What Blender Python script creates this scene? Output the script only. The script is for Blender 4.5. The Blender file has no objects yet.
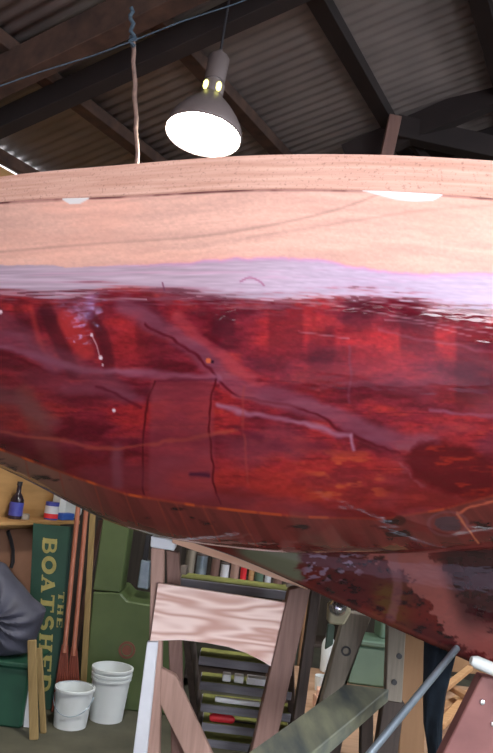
import bpy, bmesh, math, random
import numpy as np
from mathutils import Vector as V, Matrix
random.seed(7)
rng = np.random.RandomState(11)
C = bpy.context.scene.collection
R = math.radians

# ------------------------------------------------------------------ camera
PIT, ROL, F = R(7), R(7), 740.0
r0 = V((1, 0, 0)); u0 = V((0, -math.sin(PIT), math.cos(PIT))); fw = V((0, math.cos(PIT), math.sin(PIT)))
cr = r0*math.cos(ROL) + u0*math.sin(ROL)
cu = -r0*math.sin(ROL) + u0*math.cos(ROL)
CAM = V((0, 0, 1.5))
cd = bpy.data.cameras.new('camera'); cam = bpy.data.objects.new('camera', cd); C.objects.link(cam)
m = Matrix((cr, cu, -fw)).transposed().to_4x4(); m.translation = CAM
cam.matrix_world = m
cd.sensor_fit = 'VERTICAL'; cd.sensor_height = 36; cd.lens = 36*F/753; cd.clip_start = 0.02
bpy.context.scene.camera = cam

def ray(x, y): return cr*((x-246.5)/F) + cu*((376.5-y)/F) + fw
def P(x, y, Y):                      # world point seen at pixel, at world depth Y
    d = ray(x, y); return CAM + d*(Y/d.y)
def FL(x, y, z=0.0):                 # world point seen at pixel, on height z
    d = ray(x, y); return CAM + d*((z-1.5)/d.z)
# building axes: A runs along the shed, B across it
AZ = R(27); A = V((math.sin(AZ), math.cos(AZ), 0)); B = V((math.cos(AZ), -math.sin(AZ), 0)); Z = V((0, 0, 1))
def W(a, b, z): return A*a + B*b + Z*z

# ------------------------------------------------------------------ helpers
def s2l(c): return tuple(((x/12.92) if x <= 0.04045 else ((x+0.055)/1.055)**2.4) for x in c)
def hexc(r, g, b): return s2l((r/255, g/255, b/255)) + (1,)

def mat(name, c1, c2=None, rough=.6, scale=6, stretch=(1, 1, 1), metal=0, bump=.15, coat=0, detail=6, contrast=.25, emit=None, es=1.0, trans=0):
    m = bpy.data.materials.new(name); m.use_nodes = True
    nt = m.node_tree; b = nt.nodes['Principled BSDF']
    b.inputs['Roughness'].default_value = rough; b.inputs['Metallic'].default_value = metal
    if coat: b.inputs['Coat Weight'].default_value = coat; b.inputs['Coat Roughness'].default_value = .06
    if trans: b.inputs['Transmission Weight'].default_value = trans
    tc = nt.nodes.new('ShaderNodeTexCoord'); mp = nt.nodes.new('ShaderNodeMapping'); mp.inputs['Scale'].default_value = stretch
    nz = nt.nodes.new('ShaderNodeTexNoise'); nz.inputs['Scale'].default_value = scale; nz.inputs['Detail'].default_value = detail
    rp = nt.nodes.new('ShaderNodeValToRGB')
    rp.color_ramp.elements[0].position = .5-contrast; rp.color_ramp.elements[1].position = .5+contrast
    rp.color_ramp.elements[0].color = hexc(*c1); rp.color_ramp.elements[1].color = hexc(*(c2 or c1))
    L = nt.links
    L.new(tc.outputs['Object'], mp.inputs['Vector']); L.new(mp.outputs['Vector'], nz.inputs['Vector'])
    L.new(nz.outputs['Fac'], rp.inputs['Fac']); L.new(rp.outputs['Color'], b.inputs['Base Color'])
    if bump:
        bp = nt.nodes.new('ShaderNodeBump'); bp.inputs['Strength'].default_value = bump; bp.inputs['Distance'].default_value = .01
        L.new(nz.outputs['Fac'], bp.inputs['Height']); L.new(bp.outputs['Normal'], b.inputs['Normal'])
    if emit:
        b.inputs['Emission Color'].default_value = hexc(*emit); b.inputs['Emission Strength'].default_value = es
    return m

def wood(name, c1, c2, axis=2, rough=.7, scale=5, k=14):
    st = [k, k, k]; st[axis] = 1
    return mat(name, c1, c2, rough, scale, tuple(st), bump=.2, contrast=.36)

M = dict(
    floor=mat('floor_concrete', (62, 62, 50), (92, 88, 72), .85, 5, bump=.3),
    ply=mat('wall_plywood', (158, 120, 72), (196, 152, 98), .75, 3, (1, 1, 5)),
    darkwall=mat('back_wall_boards', (52, 44, 38), (84, 74, 62), .8, 3, (6, 6, .6)),
    unseen_frontwall=mat('unseen_bounce_wall', (150, 142, 160), (186, 178, 196), .8, 3, (5, 5, .6)),  # unseen wall, lavender picked to bounce fill and haze the hull
    beam=mat('dark_roof_timber', (50, 36, 31), (90, 66, 54), .85, 4, (3, 3, 3)),
    beam2=mat('black_roof_timber', (28, 21, 22), (46, 36, 34), .85, 4),
    lamp=mat('lamp_grey', (96, 86, 84), (112, 100, 98), .5, 4, bump=.03),
    rope=mat('hemp_rope', (112, 92, 84), (146, 120, 108), .9, 60),
    brope=mat('blue_rope', (46, 62, 76), (70, 88, 100), .8, 80),
    paleply=wood('pale_plywood', (198, 146, 118), (238, 200, 178), 0, .7, 2.2, 5),
    greypink=wood('old_pink_timber', (150, 118, 106), (188, 152, 138), 2),
    brown=wood('brown_timber', (104, 76, 68), (140, 108, 98), 2),
    brown_dark=wood('dark_timber', (56, 46, 42), (88, 74, 66), 2),
    greywood=wood('weathered_timber', (122, 114, 102), (168, 156, 140), 2),
    white=mat('white_paint', (206, 208, 216), (226, 228, 234), .5, 8, bump=.05),
    brightwhite=mat('bright_white_paint', (252, 252, 250), (255, 255, 255), .5, 8, bump=.02),
    plastic=mat('white_plastic', (214, 220, 220), (232, 236, 236), .35, 4, bump=.02),
    green=mat('machine_green', (72, 88, 52), (94, 108, 68), .45, 4, bump=.04),
    dgreen=mat('sign_green', (24, 56, 44), (34, 72, 56), .5, 6, bump=.04),
    bingreen=mat('bin_green', (22, 62, 46), (34, 78, 58), .5, 5, bump=.05),
    gold=mat('gold_lettering', (140, 130, 72), (168, 156, 92), .5, 30, bump=.02),
    tarp=mat('grey_tarpaulin', (56, 56, 68), (78, 78, 92), .6, 10, bump=.2),
    oar=wood('copper_varnish', (138, 80, 60), (176, 112, 88), 2, .35),
    oarb=wood('red_brown_blade', (98, 46, 34), (134, 66, 48), 2, .4),
    batten=wood('olive_batten', (122, 100, 60), (160, 134, 88), 2),
    mossy=mat('mossy_top', (84, 86, 38), (120, 120, 60), .9, 14),
    treadgrey=wood('tread_grey', (112, 110, 118), (150, 146, 154), 0),
    plankgrey=mat('plank_grey_green', (84, 92, 92), (150, 152, 126), .6, 3.0, (6, 1.2, 6), contrast=.2, bump=.1),
    red=mat('red_plastic', (214, 40, 52), (236, 62, 70), .4, 5, bump=.02),
    blue=mat('blue_label', (54, 62, 150), (80, 84, 170), .5, 20, bump=.02),
    glassbrown=mat('dark_bottle', (34, 26, 34), (50, 40, 48), .15, 6, bump=0),
    steel=mat('steel_pipe', (130, 146, 160), (176, 190, 200), .38, 12, metal=.7, bump=.02),
    chrome=mat('chrome', (200, 200, 205), (220, 220, 225), .2, 12, metal=.9, bump=.0),
    black=mat('black_metal', (26, 24, 28), (44, 42, 46), .5, 12, bump=.05),
    navy=mat('navy_cloth', (22, 32, 44), (36, 50, 64), .9, 22, bump=.3),
    redbrown=mat('red_brown_paint', (112, 68, 66), (142, 92, 88), .6, 8, bump=.08),
    cratepale=mat('pale_green_plastic', (78, 100, 84), (98, 122, 102), .5, 5, bump=.03),
    offcut=wood('offcut_timber', (178, 128, 82), (218, 174, 126), 0, .7),
    tan=wood('tan_board', (148, 108, 74), (178, 136, 98), 2, .7, 3, 5),
    bench=wood('bench_top', (150, 118, 92), (186, 150, 122), 0, .7),
    keelpad=wood('pad_cream', (196, 190, 156), (216, 210, 178), 2),
)
# corrugated iron
def roofmat():
    return mat('corrugated_iron', (112, 104, 102), (140, 130, 126), .55, 3, (1, 1, 1), metal=.25, bump=.05)
M['roof'] = roofmat()
def grain(name, c1, c2, stretch, freq=9, base=1.6):
    m = mat(name, c1, c2, .7, base, stretch, bump=.1, contrast=.5, detail=2); nt = m.node_tree
    nz = [n for n in nt.nodes if n.type == 'TEX_NOISE'][0]; rp = [n for n in nt.nodes if n.type == 'VALTORGB'][0]
    a = nt.nodes.new('ShaderNodeMath'); a.operation = 'MULTIPLY'; a.inputs[1].default_value = freq*6.28
    b = nt.nodes.new('ShaderNodeMath'); b.operation = 'SINE'; c = nt.nodes.new('ShaderNodeMath'); c.operation = 'MULTIPLY_ADD'; c.inputs[1].default_value = .5; c.inputs[2].default_value = .5
    nt.links.new(nz.outputs['Fac'], a.inputs[0]); nt.links.new(a.outputs[0], b.inputs[0]); nt.links.new(b.outputs[0], c.inputs[0]); nt.links.new(c.outputs[0], rp.inputs['Fac'])
    return m
M['plygrain'] = grain('plywood_figure', (206, 160, 146), (244, 216, 206), (1.3, 1, 8), 6)

def setp(o, label=None, cat=None, group=None, kind=None):
    if label: o['label'] = label
    if cat: o['category'] = cat
    if group: o['group'] = group
    if kind: o['kind'] = kind
    return o
def thing(name, label, cat, loc=(0, 0, 0), group=None):
    o = bpy.data.objects.new(name, None); o.empty_display_size = .1; C.objects.link(o); o.location = loc
    return setp(o, label, cat, group)
def obj(name, bm, mt, parent=None, loc=None, smooth=False, world=True):
    """bm in world coordinates; object origin at loc (or the parent's root location)"""
    bmesh.ops.recalc_face_normals(bm, faces=bm.faces)
    me = bpy.data.meshes.new(name)
    off = V((0, 0, 0)); p = parent
    root = V((0, 0, 0))
    while p: root += p.location; p = p.parent
    if parent is None and loc is not None: off = V(loc)
    elif parent is not None: off = root
    bmesh.ops.translate(bm, verts=bm.verts, vec=-off)
    if smooth:
        for f in bm.faces: f.smooth = True
    bm.to_mesh(me); bm.free()
    me.materials.append(M[mt] if isinstance(mt, str) else mt)
    o = bpy.data.objects.new(name, me); C.objects.link(o)
    if parent is not None: o.parent = parent
    elif loc is not None: o.location = loc
    if smooth:
        try: me.set_sharp_from_angle(angle=R(40))
        except Exception: pass
    return o
def struct(name, bm, mt, parent=None, **k):
    o = obj(name, bm, mt, parent, **k)
    if parent is None: o['kind'] = 'structure'
    return o
def bev(bm, w):
    if w: bmesh.ops.bevel(bm, geom=list(bm.edges), offset=w, segments=1, affect='EDGES', clamp_overlap=True)
def add(bm, b2):
    me = bpy.data.meshes.new('t'); b2.to_mesh(me); b2.free(); bm.from_mesh(me); bpy.data.meshes.remove(me); return bm
def prism(pts, ex, bw=.003, bm=None):
    b = bmesh.new(); ex = V(ex)
    v1 = [b.verts.new(p) for p in pts]; v2 = [b.verts.new(V(p)+ex) for p in pts]; n = len(pts)
    b.faces.new(v1); b.faces.new(v2[::-1])
    for i in range(n): b.faces.new((v1[i], v2[i], v2[(i+1) % n], v1[(i+1) % n]))
    bmesh.ops.recalc_face_normals(b, faces=b.faces)
    bev(b, bw)
    return add(bm, b) if bm else b
def pq(px, Y, th, bw=.003, bm=None):     # outline seen at the given pixels standing at depth Y, th thick
    Ys = Y if isinstance(Y, (list, tuple)) else [Y]*len(px)
    return prism([P(x, y, yy) for (x, y), yy in zip(px, Ys)], (0, th, 0), bw, bm)
def beam(p1, p2, w, h, side=None, bw=.003, bm=None):
    p1, p2 = V(p1), V(p2); d = (p2-p1).normalized()
    s = V(side) if side else (d.cross(Z) if abs(d.z) < .9 else V((1, 0, 0)))
    s = (s - d*s.dot(d)).normalized(); t = s.cross(d).normalized()
    pts = [p1+s*w/2*i+t*h/2*j for i, j in ((-1, -1), (1, -1), (1, 1), (-1, 1))]
    return prism(pts, p2-p1, bw, bm)
def box(c, sx, sy, sz, yaw=0, bw=.003, bm=None):   # c = centre of the base
    c = V(c); ux = V((math.cos(yaw), math.sin(yaw), 0)); uy = V((-math.sin(yaw), math.cos(yaw), 0))
    return prism([c+ux*sx/2*i+uy*sy/2*j for i, j in ((-1, -1), (1, -1), (1, 1), (-1, 1))], (0, 0, sz), bw, bm)
def tube(pts, rad, n=10, bm=None, cap=True):
    b = bmesh.new(); pts = [V(p) for p in pts]; rings = []
    for i, p in enumerate(pts):
        d = (pts[min(i+1, len(pts)-1)]-pts[max(i-1, 0)]).normalized()
        s = d.cross(V((.3, .9, .1))).normalized(); t = d.cross(s)
        rr = rad[i] if isinstance(rad, (list, tuple)) else rad
        rings.append([b.verts.new(p+(s*math.cos(q)+t*math.sin(q))*rr) for q in [2*math.pi*k/n for k in range(n)]])
    for i in range(len(rings)-1):
        for k in range(n): b.faces.new((rings[i][k], rings[i][(k+1) % n], rings[i+1][(k+1) % n], rings[i+1][k]))
    if cap: b.faces.new(rings[0][::-1]); b.faces.new(rings[-1])
    return add(bm, b) if bm else b
def lathe(prof, c, axis=(0, 0, 1), n=32, bm=None):   # prof: (radius, height) list
    b = bmesh.new(); c = V(c); ax = V(axis).normalized()
    s = ax.cross(V((0, 1, 0))).normalized() if abs(ax.y) < .9 else ax.cross(V((1, 0, 0))).normalized(); t = ax.cross(s)
    rings = []
    for r_, h_ in prof:
        if r_ < 1e-5: rings.append([b.verts.new(c+ax*h_)]); continue
        rings.append([b.verts.new(c+ax*h_+(s*math.cos(2*math.pi*k/n)+t*math.sin(2*math.pi*k/n))*r_) for k in range(n)])
    for i in range(len(rings)-1):
        a_, b_ = rings[i], rings[i+1]
        for k in range(n):
            k2 = (k+1) % n
            if len(a_) == 1 and len(b_) == 1: continue
            if len(a_) == 1: b.faces.new((a_[0], b_[k2], b_[k]))
            elif len(b_) == 1: b.faces.new((a_[k], a_[k2], b_[0]))
            else: b.faces.new((a_[k], a_[k2], b_[k2], b_[k]))
    return add(bm, b) if bm else b
def tofloor(p1, p2, z=0):
    p1, p2 = V(p1), V(p2); d = p2-p1; return p1+d*((z-p1.z)/d.z)

def flat0(p): return V((p.x, p.y, 0))
# ------------------------------------------------------------------ the shed
S = math.tan(R(15.4)); ZR = 4.2; BL = -3.5; BR_ = 3.5; A0, A1 = -4.2, 6.6
def zr(b): return ZR - S*abs(b)
def wquad(name, pts, th, mt):
    return struct(name, prism(pts, th, 0), mt)
wquad('floor', [W(A0-1, BL-.2, 0), W(A1+.2, BL-.2, 0), W(A1+.2, BR_+3, 0), W(A0-1, BR_+3, 0)], (0, 0, -.1), 'floor')
GAP = .05
WA0, WA1, WZ0, WZ1 = -1.25, -1.05, 1.9, 2.45
HT = zr(BL)-GAP-.03
bm = prism([W(A0, BL, 0), W(WA0, BL, 0), W(WA0, BL, HT), W(A0, BL, HT)], -B*.08, 0)
prism([W(WA1, BL, 0), W(A1, BL, 0), W(A1, BL, HT), W(WA1, BL, HT)], -B*.08, 0, bm)
prism([W(WA0, BL, 0), W(WA1, BL, 0), W(WA1, BL, WZ0), W(WA0, BL, WZ0)], -B*.08, 0, bm)
prism([W(WA0, BL, WZ1), W(WA1, BL, WZ1), W(WA1, BL, HT), W(WA0, BL, HT)], -B*.08, 0, bm)
struct('wall_left', bm, 'darkwall')
bm = bmesh.new()
for p, q in (((WA0, WZ0), (WA0, WZ1)), ((WA1, WZ0), (WA1, WZ1)), ((WA0, WZ0), (WA1, WZ0)), ((WA0, WZ1), (WA1, WZ1)), ((WA0, (WZ0+WZ1)/2), (WA1, (WZ0+WZ1)/2))):
    beam(W(p[0], BL-.04, p[1]), W(q[0], BL-.04, q[1]), .03, .05, bm=bm)
win = struct('window_1', bm, 'white')
struct('window_pane', prism([W(WA0, BL-.045, WZ0), W(WA1, BL-.045, WZ0), W(WA1, BL-.045, WZ1), W(WA0, BL-.045, WZ1)], -B*.004, 0), mat('dusty_glass', (150, 140, 190), (170, 160, 205), .5, 6, bump=0, trans=1), win)
RA0, RA1, RZ = -3.4, -.2, 2.5      # side opening added out of view, daylight for the trestle front
bm = prism([W(A0, BR_, 0), W(RA0, BR_, 0), W(RA0, BR_, zr(BR_)-.03), W(A0, BR_, zr(BR_)-.03)], B*.08, 0)
prism([W(RA1, BR_, 0), W(A1, BR_, 0), W(A1, BR_, zr(BR_)-.03), W(RA1, BR_, zr(BR_)-.03)], B*.08, 0, bm)
prism([W(RA0, BR_, RZ), W(RA1, BR_, RZ), W(RA1, BR_, zr(BR_)-.03), W(RA0, BR_, zr(BR_)-.03)], B*.08, 0, bm)
struct('wall_right', bm, 'darkwall')
wquad('wall_back', [W(A1, BL, 0), W(A1, BR_, 0), W(A1, BR_, zr(BR_)-.04), W(A1, 0, ZR-.05), W(A1, BL, zr(BL)-.04)], A*.08, 'darkwall')
# unseen front gable, closed, bounces fill
DW, DH = .55, 2.1; DC = -2.3
bm = prism([W(A0, BL, 0), W(A0, BR_, 0), W(A0, BR_, zr(BR_)-.04), W(A0, 0, ZR-.05), W(A0, BL, zr(BL)-.04)], -A*.08, 0)
struct('unseen_wall_front', bm, 'unseen_frontwall')
# roof: real corrugations running down the slope
SKY = [(-3.3, -2.4), (-1.6, -.7), (.1, 1.0), (1.8, 2.7), (3.5, 4.4), (5.2, 6.1)]  # roof openings added out of view to let in fill daylight
SB0, SB1 = .95, 2.65
def roof_half(sgn):
    bm = bmesh.new(); pitch = .076; n = int((A1+.3-A0)/pitch*6)
    row = []
    if sgn > 0:
        cuts = [0, SB0, SB1, 3.85]; edge = []
        for i in range(n+1):
            a = A0-.1 + (A1+.3-A0)*i/n; dz = .006*math.sin(2*math.pi*a/pitch)
            row.append((a, [bm.verts.new(W(a, c_, zr(c_)+dz+.01)) for c_ in cuts]))
        for i in range(n):
            am = (row[i][0]+row[i+1][0])/2
            for k_ in range(3):
                if k_ == 1 and any(x0 < am < x1 for x0, x1 in SKY): continue
                bm.faces.new((row[i][1][k_], row[i+1][1][k_], row[i+1][1][k_+1], row[i][1][k_+1]))
        return bm
    for i in range(n+1):
        a = A0-.1 + (A1+.3-A0)*i/n
        dz = .006*math.sin(2*math.pi*a/pitch)
        row.append((bm.verts.new(W(a, 0, ZR+dz+.01)), bm.verts.new(W(a, sgn*(abs(BL)+.35), zr(abs(BL)+.35)+dz+.01))))
    for i in range(n): bm.faces.new((row[i][0], row[i+1][0], row[i+1][1], row[i][1]))
    return bm
bm = roof_half(-1); add(bm, roof_half(1))
ro = struct('ceiling', bm, 'roof', smooth=True)
sm = ro.modifiers.new('t', 'SOLIDIFY'); sm.thickness = .004; sm.offset = 1

# purlins
pur = [BL+.03, -2.775, -2.09, -1.40, -.73, -.08, .73, 1.4, 2.1, 2.78, 3.45]
for i, b in enumerate(pur):
    h = .07
    bmx = beam(W(A0, b, zr(b)-h/2-.005), W(A1, b, zr(b)-h/2-.005), (.095 if i else .06), h, bw=.003)
    struct('trim_%d' % (i+1), bmx, 'beam' if i < 3 else 'beam2')
k = len(pur)+1
# rafters under the purlins
for a, mt in ((2.47, 'beam'), (2.78, 'beam2'), (4.75, 'beam2'), (.2, 'beam2'), (-2.0, 'beam2')):
    w_, h_ = (.10, .16) if a == 2.47 else (.09, .12)
    bm = bmesh.new()
    for sg in (-1, 1):
        if a == 2.47 and sg > 0: pass
        beam(W(a, 0, ZR-.08-h_/2), W(a, sg*3.5, zr(3.5)-.08-h_/2), w_, h_, A, bm=bm)
    struct('trim_%d' % k, bm, mt); k += 1
# brace, tie and post seen above the right of the boat
struct('trim_%d' % k, beam(P(395, 128, 4.45), P(540, 160, 4.5), .1, .14), 'beam2'); k += 1
struct('trim_%d' % k, beam(P(346, 158, 4.6), P(500, 92, 4.3), .09, .16), 'beam2'); k += 1
struct('trim_%d' % k, beam(P(408, 138, 4.6), P(430, 164, 4.6), .05, .05), 'beam2'); k += 1
t1 = P(395, 117, 4.25)
struct('trim_%d' % k, beam(t1, tofloor(t1, P(383, 172, 4.25)), .075, .06, (1, 0, 0)), 'brown'); k += 1
# gable panel glimpsed at the far right under the roof
struct('trim_%d' % k, pq([(440, 128), (530, 90), (530, 190), (400, 190), (405, 148)], 5.0, .02, 0), 'brown'); k += 1

# ------------------------------------------------------------------ the boat
cols = [-120, 0, 123, 246, 370, 493, 620]
rows = [
    [200, 178, 166, 157, 156, 162, 172],
    [226, 205, 199, 193, 194, 202, 214],
    [275, 269, 267, 262, 270, 279, 290],
    [290, 292, 294, 300, 308, 316, 326],
    [328, 345, 358, 366, 372, 378, 386],
    [368, 400, 425, 440, 445, 445, 448],
    [400, 442, 487, 508, 513, 508, 506],
    [420, 462, 520, 543, 547, 543, 535],
]
baseY = [2.24, 1.98, 1.78, 1.63, 1.54, 1.49, 1.47]
offs = [.04, .03, .01, 0, 0, .05, .16, .33]
def Yc(x): return 2.37-.26*x
keelpy = [412, 447, 512, 556, 612, 667, 728]
ctrl = []
for j, cx in enumerate(cols):
    col = []; hb = max(.4, (Yc(P(cx, 330, baseY[j]).x)-baseY[j]))/.75
    for i, rw in enumerate(rows): col.append(P(cx, rw[j], baseY[j]+offs[i]*hb))
    pr = P(cx, rows[7][j], 1.9); dslope = (pr.z-1.5)/pr.y
    def ctrY(px, py):
        Y = 2.3
        for _ in range(20): Y = Yc(P(px, py, Y).x)
        return Y
    Yk = ctrY(cx, rows[7][j])
    last = col[-1]
    Yg = last.y + (Yk-.1-last.y)*.6
    g = P(cx, rows[7][j], Yg); g.z += .035; col.append(g)
    Yt = Yk-.075; t = P(cx, rows[7][j], Yt); t.z += .01
    kk = P(cx, keelpy[j], Yk-.035)
    if t.z < kk.z+.05: t.z = kk.z+.05
    col.append(t)
    col.append(P(cx, (rows[7][j]+keelpy[j])/2 if keelpy[j] > rows[7][j] else keelpy[j]-6, Yk-.055) if keelpy[j] > rows[7][j]+15 else (t*.5+kk*.5))
    col.append(kk)
    ctrl.append(col)
NR = len(ctrl[0])
# bow: everything closes on the stem; stern: runs on and narrows a little
stem = []
c0 = ctrl[0]
for i in range(NR):
    z = c0[i].z; f = i/(NR-1)
    x = -2.02 + .75*f**1.6
    stem.append(V((x, Yc(x)-.02, z+.10*(1-f)+.05*f)))
mid = [c0[i]*.42+stem[i]*.58 + V((0, -.09*(1-abs(i/(NR-1)*2-.8)) if i < 8 else 0, 0)) for i in range(NR)]
aft = []
cl = ctrl[-1]; cp = ctrl[-2]
tr = V((1, -.26, 0)).normalized(); nrm = V((-.26, -1, 0)).normalized()
for sft, nar, up in ((.6, .94, .0), (1.3, .80, .03)):
    col = []
    for p in cl:
        q = p + tr*sft
        yc = V((q.x, Yc(q.x), 0)); dd = (V((q.x, q.y, 0))-yc).dot(nrm)
        q = q - nrm*dd*(1-nar); q.z += up; col.append(q)
    aft.append(col)
G = [stem, mid] + ctrl + aft
PX = [-420, -230] + cols + [900, 1150]
PY = []
for g, px in zip(G, PX):
    if px in cols:
        j = cols.index(px); pyr = [rows[i][j] for i in range(8)]
        kp = max(keelpy[j], pyr[7]+6)
    else:
        j = 0 if px < 0 else 6; pyr = [rows[i][j] for i in range(8)]; kp = max(keelpy[j], pyr[7]+6)
    PY.append(pyr + [pyr[7]+.5, pyr[7]+1, (pyr[7]+kp)/2, kp])
Ga = np.array([[list(p) for p in col] for col in G])      # cols x rows x 3
PYa = np.array(PY, float); PXa = np.array(PX, float)
def crm(X, t, Q):                                         # catmull-rom style (non-uniform hermite) along axis 0
    X = np.asarray(X, float); n = len(X)
    d = np.zeros_like(Q)
    for i in range(n):
        if i == 0: d[i] = (Q[1]-Q[0])/(X[1]-X[0])
        elif i == n-1: d[i] = (Q[-1]-Q[-2])/(X[-1]-X[-2])
        else:
            h0, h1 = X[i]-X[i-1], X[i+1]-X[i]
            d[i] = ((Q[i]-Q[i-1])/h0*h1+(Q[i+1]-Q[i])/h1*h0)/(h0+h1)
    k = np.clip(np.searchsorted(X, t, side='right')-1, 0, n-2)
    h = X[k+1]-X[k]; s = (t-X[k])/h
    sh = (-1,)+(1,)*(Q.ndim-1); s = s.reshape(sh); h = h.reshape(sh)
    return ((2*s**3-3*s**2+1)*Q[k]+(s**3-2*s**2+s)*h*d[k]+(-2*s**3+3*s**2)*Q[k+1]+(s**3-s**2)*h*d[k+1])
pxs = np.concatenate([np.linspace(-420, -20, 50, endpoint=False), np.linspace(-20, 515, 660, endpoint=False), np.linspace(515, 1150, 60)])
gc = crm(PXa, pxs, Ga)                                    # fine cols x NR x 3
pyc = crm(PXa, pxs, PYa)
vpar = np.array([0, .36, 1.05, 1.4, 2.0, 2.8, 3.5, 4.0, 4.45, 4.9, 5.4, 6.0])
def strip(v0, v1, n):
    t = np.linspace(v0, v1, n)
    pts = crm(vpar, t, gc.transpose(1, 0, 2))             # n x cols x 3
    py = crm(vpar, t, pyc.T)
    return pts, py, t
VS = .36; 
# value noise
def vnoise(x, y, seed):
    r = np.random.RandomState(seed); T = r.rand(256, 256)
    xi = np.floor(x).astype(int); yi = np.floor(y).astype(int); fx = x-xi; fy = y-yi
    fx = fx*fx*(3-2*fx); fy = fy*fy*(3-2*fy)
    g = lambda i, j: T[i % 256, j % 256]
    return (g(xi, yi)*(1-fx)+g(xi+1, yi)*fx)*(1-fy)+(g(xi, yi+1)*(1-fx)+g(xi+1, yi+1)*fx)*fy
def fbm(x, y, seed, o=4):
    s = 0; a = 1; t = 0
    for i in range(o): s = s+a*vnoise(x*2**i, y*2**i, seed+i); t += a; a *= .55
    return s/t
def ss(a, b, x): t = np.clip((x-a)/(b-a), 0, 1); return t*t*(3-2*t)
def dseg(x, y, pts):
    d = np.full(x.shape, 1e9)
    for (x0, y0), (x1, y1) in zip(pts[:-1], pts[1:]):
        dx, dy = x1-x0, y1-y0; t = np.clip(((x-x0)*dx+(y-y0)*dy)/(dx*dx+dy*dy), 0, 1)
        d = np.minimum(d, np.hypot(x-x0-t*dx, y-y0-t*dy))
    return d
def smoothpts(pts, n=6):
    X = np.arange(len(pts)); Q = np.array(pts, float)
    return [tuple(q) for q in crm(X, np.linspace(0, len(pts)-1, (len(pts)-1)*n+1), Q)]
def c3(r, g, b): return np.array([r/255, g/255, b/255])
def paint(x, y):
    """timber, varnish, sanding marks and painted-in reflections of the planking (x, y = girth coordinates)"""
    wob = fbm(x/60, y/30, 5)*10-5
    yb = np.interp(x, [-120, 0, 50, 100, 150, 200, 246, 280, 320, 345, 370, 400, 430, 493, 620], [276, 267, 268, 269, 267, 264, 261, 261, 263, 268, 272, 277, 277, 276, 280])
    yb = yb + (fbm(x/14, y*0, 9)-.5)*4
    yr = np.interp(x, [-120, 0, 60, 120, 190, 246, 300, 370, 430, 493, 620], [288, 292, 296, 288, 297, 300, 300, 296, 302, 312, 320])
    # bare timber
    gx = x*.012; gr = fbm(gx, (y+.06*x*np.sin(x*.006)-.0*x)/5+fbm(x/90, y/40, 3)*3, 21)
    gr2 = fbm(x/3, y/1.6, 33, 2)
    bare = c3(212, 163, 148)[None, None]*(1-.10*(gr[..., None]-.5)*2) * (1-.05*(gr2[..., None]-.5)*2)
    pk = ss(.5, .75, fbm(x/110, y/30, 44))[..., None]; bare = bare*(1-pk*.25)+c3(226, 156, 136)*pk*.25
    wl = dseg(x, y, smoothpts([(-100, 262), (100, 246), (190, 240), (250, 232), (330, 215), (400, 190)])); bare = bare*(1-.13*np.exp(-(wl/1.3)**2)[..., None])
    wl = dseg(x, y, smoothpts([(250, 240), (330, 228), (420, 214), (500, 208)])); bare = bare*(1-.08*np.exp(-(wl/1.5)**2)[..., None])
    # sanded edge of the varnish, reflected sky painted in as lavender
    st = fbm(x/45+y*.05, y/1.3, 51, 3); st2 = fbm(x/90, y/2.2, 57, 3)
    band = c3(172, 148, 164)[None, None]*(1+.16*(st[..., None]-.5)*2)
    band = band*(1-ss(.55, .8, st2)[..., None]*.35)+c3(202, 140, 168)*ss(.55, .8, st2)[..., None]*.35
    lav = ss(.3, .8, x/493+.0)[..., None]; band = band*(1-.3*lav)+c3(178, 164, 204)*.3*lav
    # varnished red veneers, with reflections and haze painted in
    n1 = fbm(x/46, y/17, 71, 3); n2 = fbm(x/20, y/5, 77, 3); n3 = fbm(x/5, y/2, 83, 3); n4 = fbm(x/80, y/3, 91, 3)
    red = c3(126, 32, 46)[None, None]*np.ones(x.shape+(1,))
    def mix(base, col, w): w = np.clip(w, 0, 1)[..., None]; return base*(1-w)+col*w
    red = mix(red, c3(172, 40, 42), ss(.48, .7, n1)*.7)
    red = mix(red, c3(76, 12, 24), ss(.52, .3, n1)*.65)
    red = mix(red, c3(206, 66, 44), ss(.6, .8, n2)*ss(.35, .6, n1)*.3)
    red = mix(red, c3(84, 16, 34), ss(.45, .25, n2)*.4)
    red = mix(red, c3(84, 16, 30), ss(.6, .8, n4)*.4)
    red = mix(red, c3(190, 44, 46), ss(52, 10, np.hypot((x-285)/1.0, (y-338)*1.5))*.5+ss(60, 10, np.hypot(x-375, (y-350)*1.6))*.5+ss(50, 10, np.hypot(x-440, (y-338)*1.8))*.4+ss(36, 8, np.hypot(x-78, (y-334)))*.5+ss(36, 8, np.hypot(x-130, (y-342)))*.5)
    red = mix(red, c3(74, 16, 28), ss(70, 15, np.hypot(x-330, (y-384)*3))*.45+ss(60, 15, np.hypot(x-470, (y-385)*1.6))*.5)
    red = red*(1+.18*(n3[..., None]-.5)*2)
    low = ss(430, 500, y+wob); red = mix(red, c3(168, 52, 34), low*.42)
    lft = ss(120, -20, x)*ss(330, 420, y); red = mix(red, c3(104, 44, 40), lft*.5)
    # blocky veneer ends below the sanded band
    for (x0, x1, y0, y1, s) in ((270, 305, 312, 350, .4), (345, 372, 300, 335, .35), (400, 435, 318, 352, .45), (215, 238, 318, 336, .55), (455, 493, 330, 400, .45), (140, 170, 320, 350, .4), (310, 335, 330, 370, .3)):
        w = ss(x0-3, x0+3, x)*ss(x1+3, x1-3, x)*ss(y0-6, y0+4, y+wob)*ss(y1+8, y1-6, y+wob); red = mix(red, c3(66, 14, 26), w*s)
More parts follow.
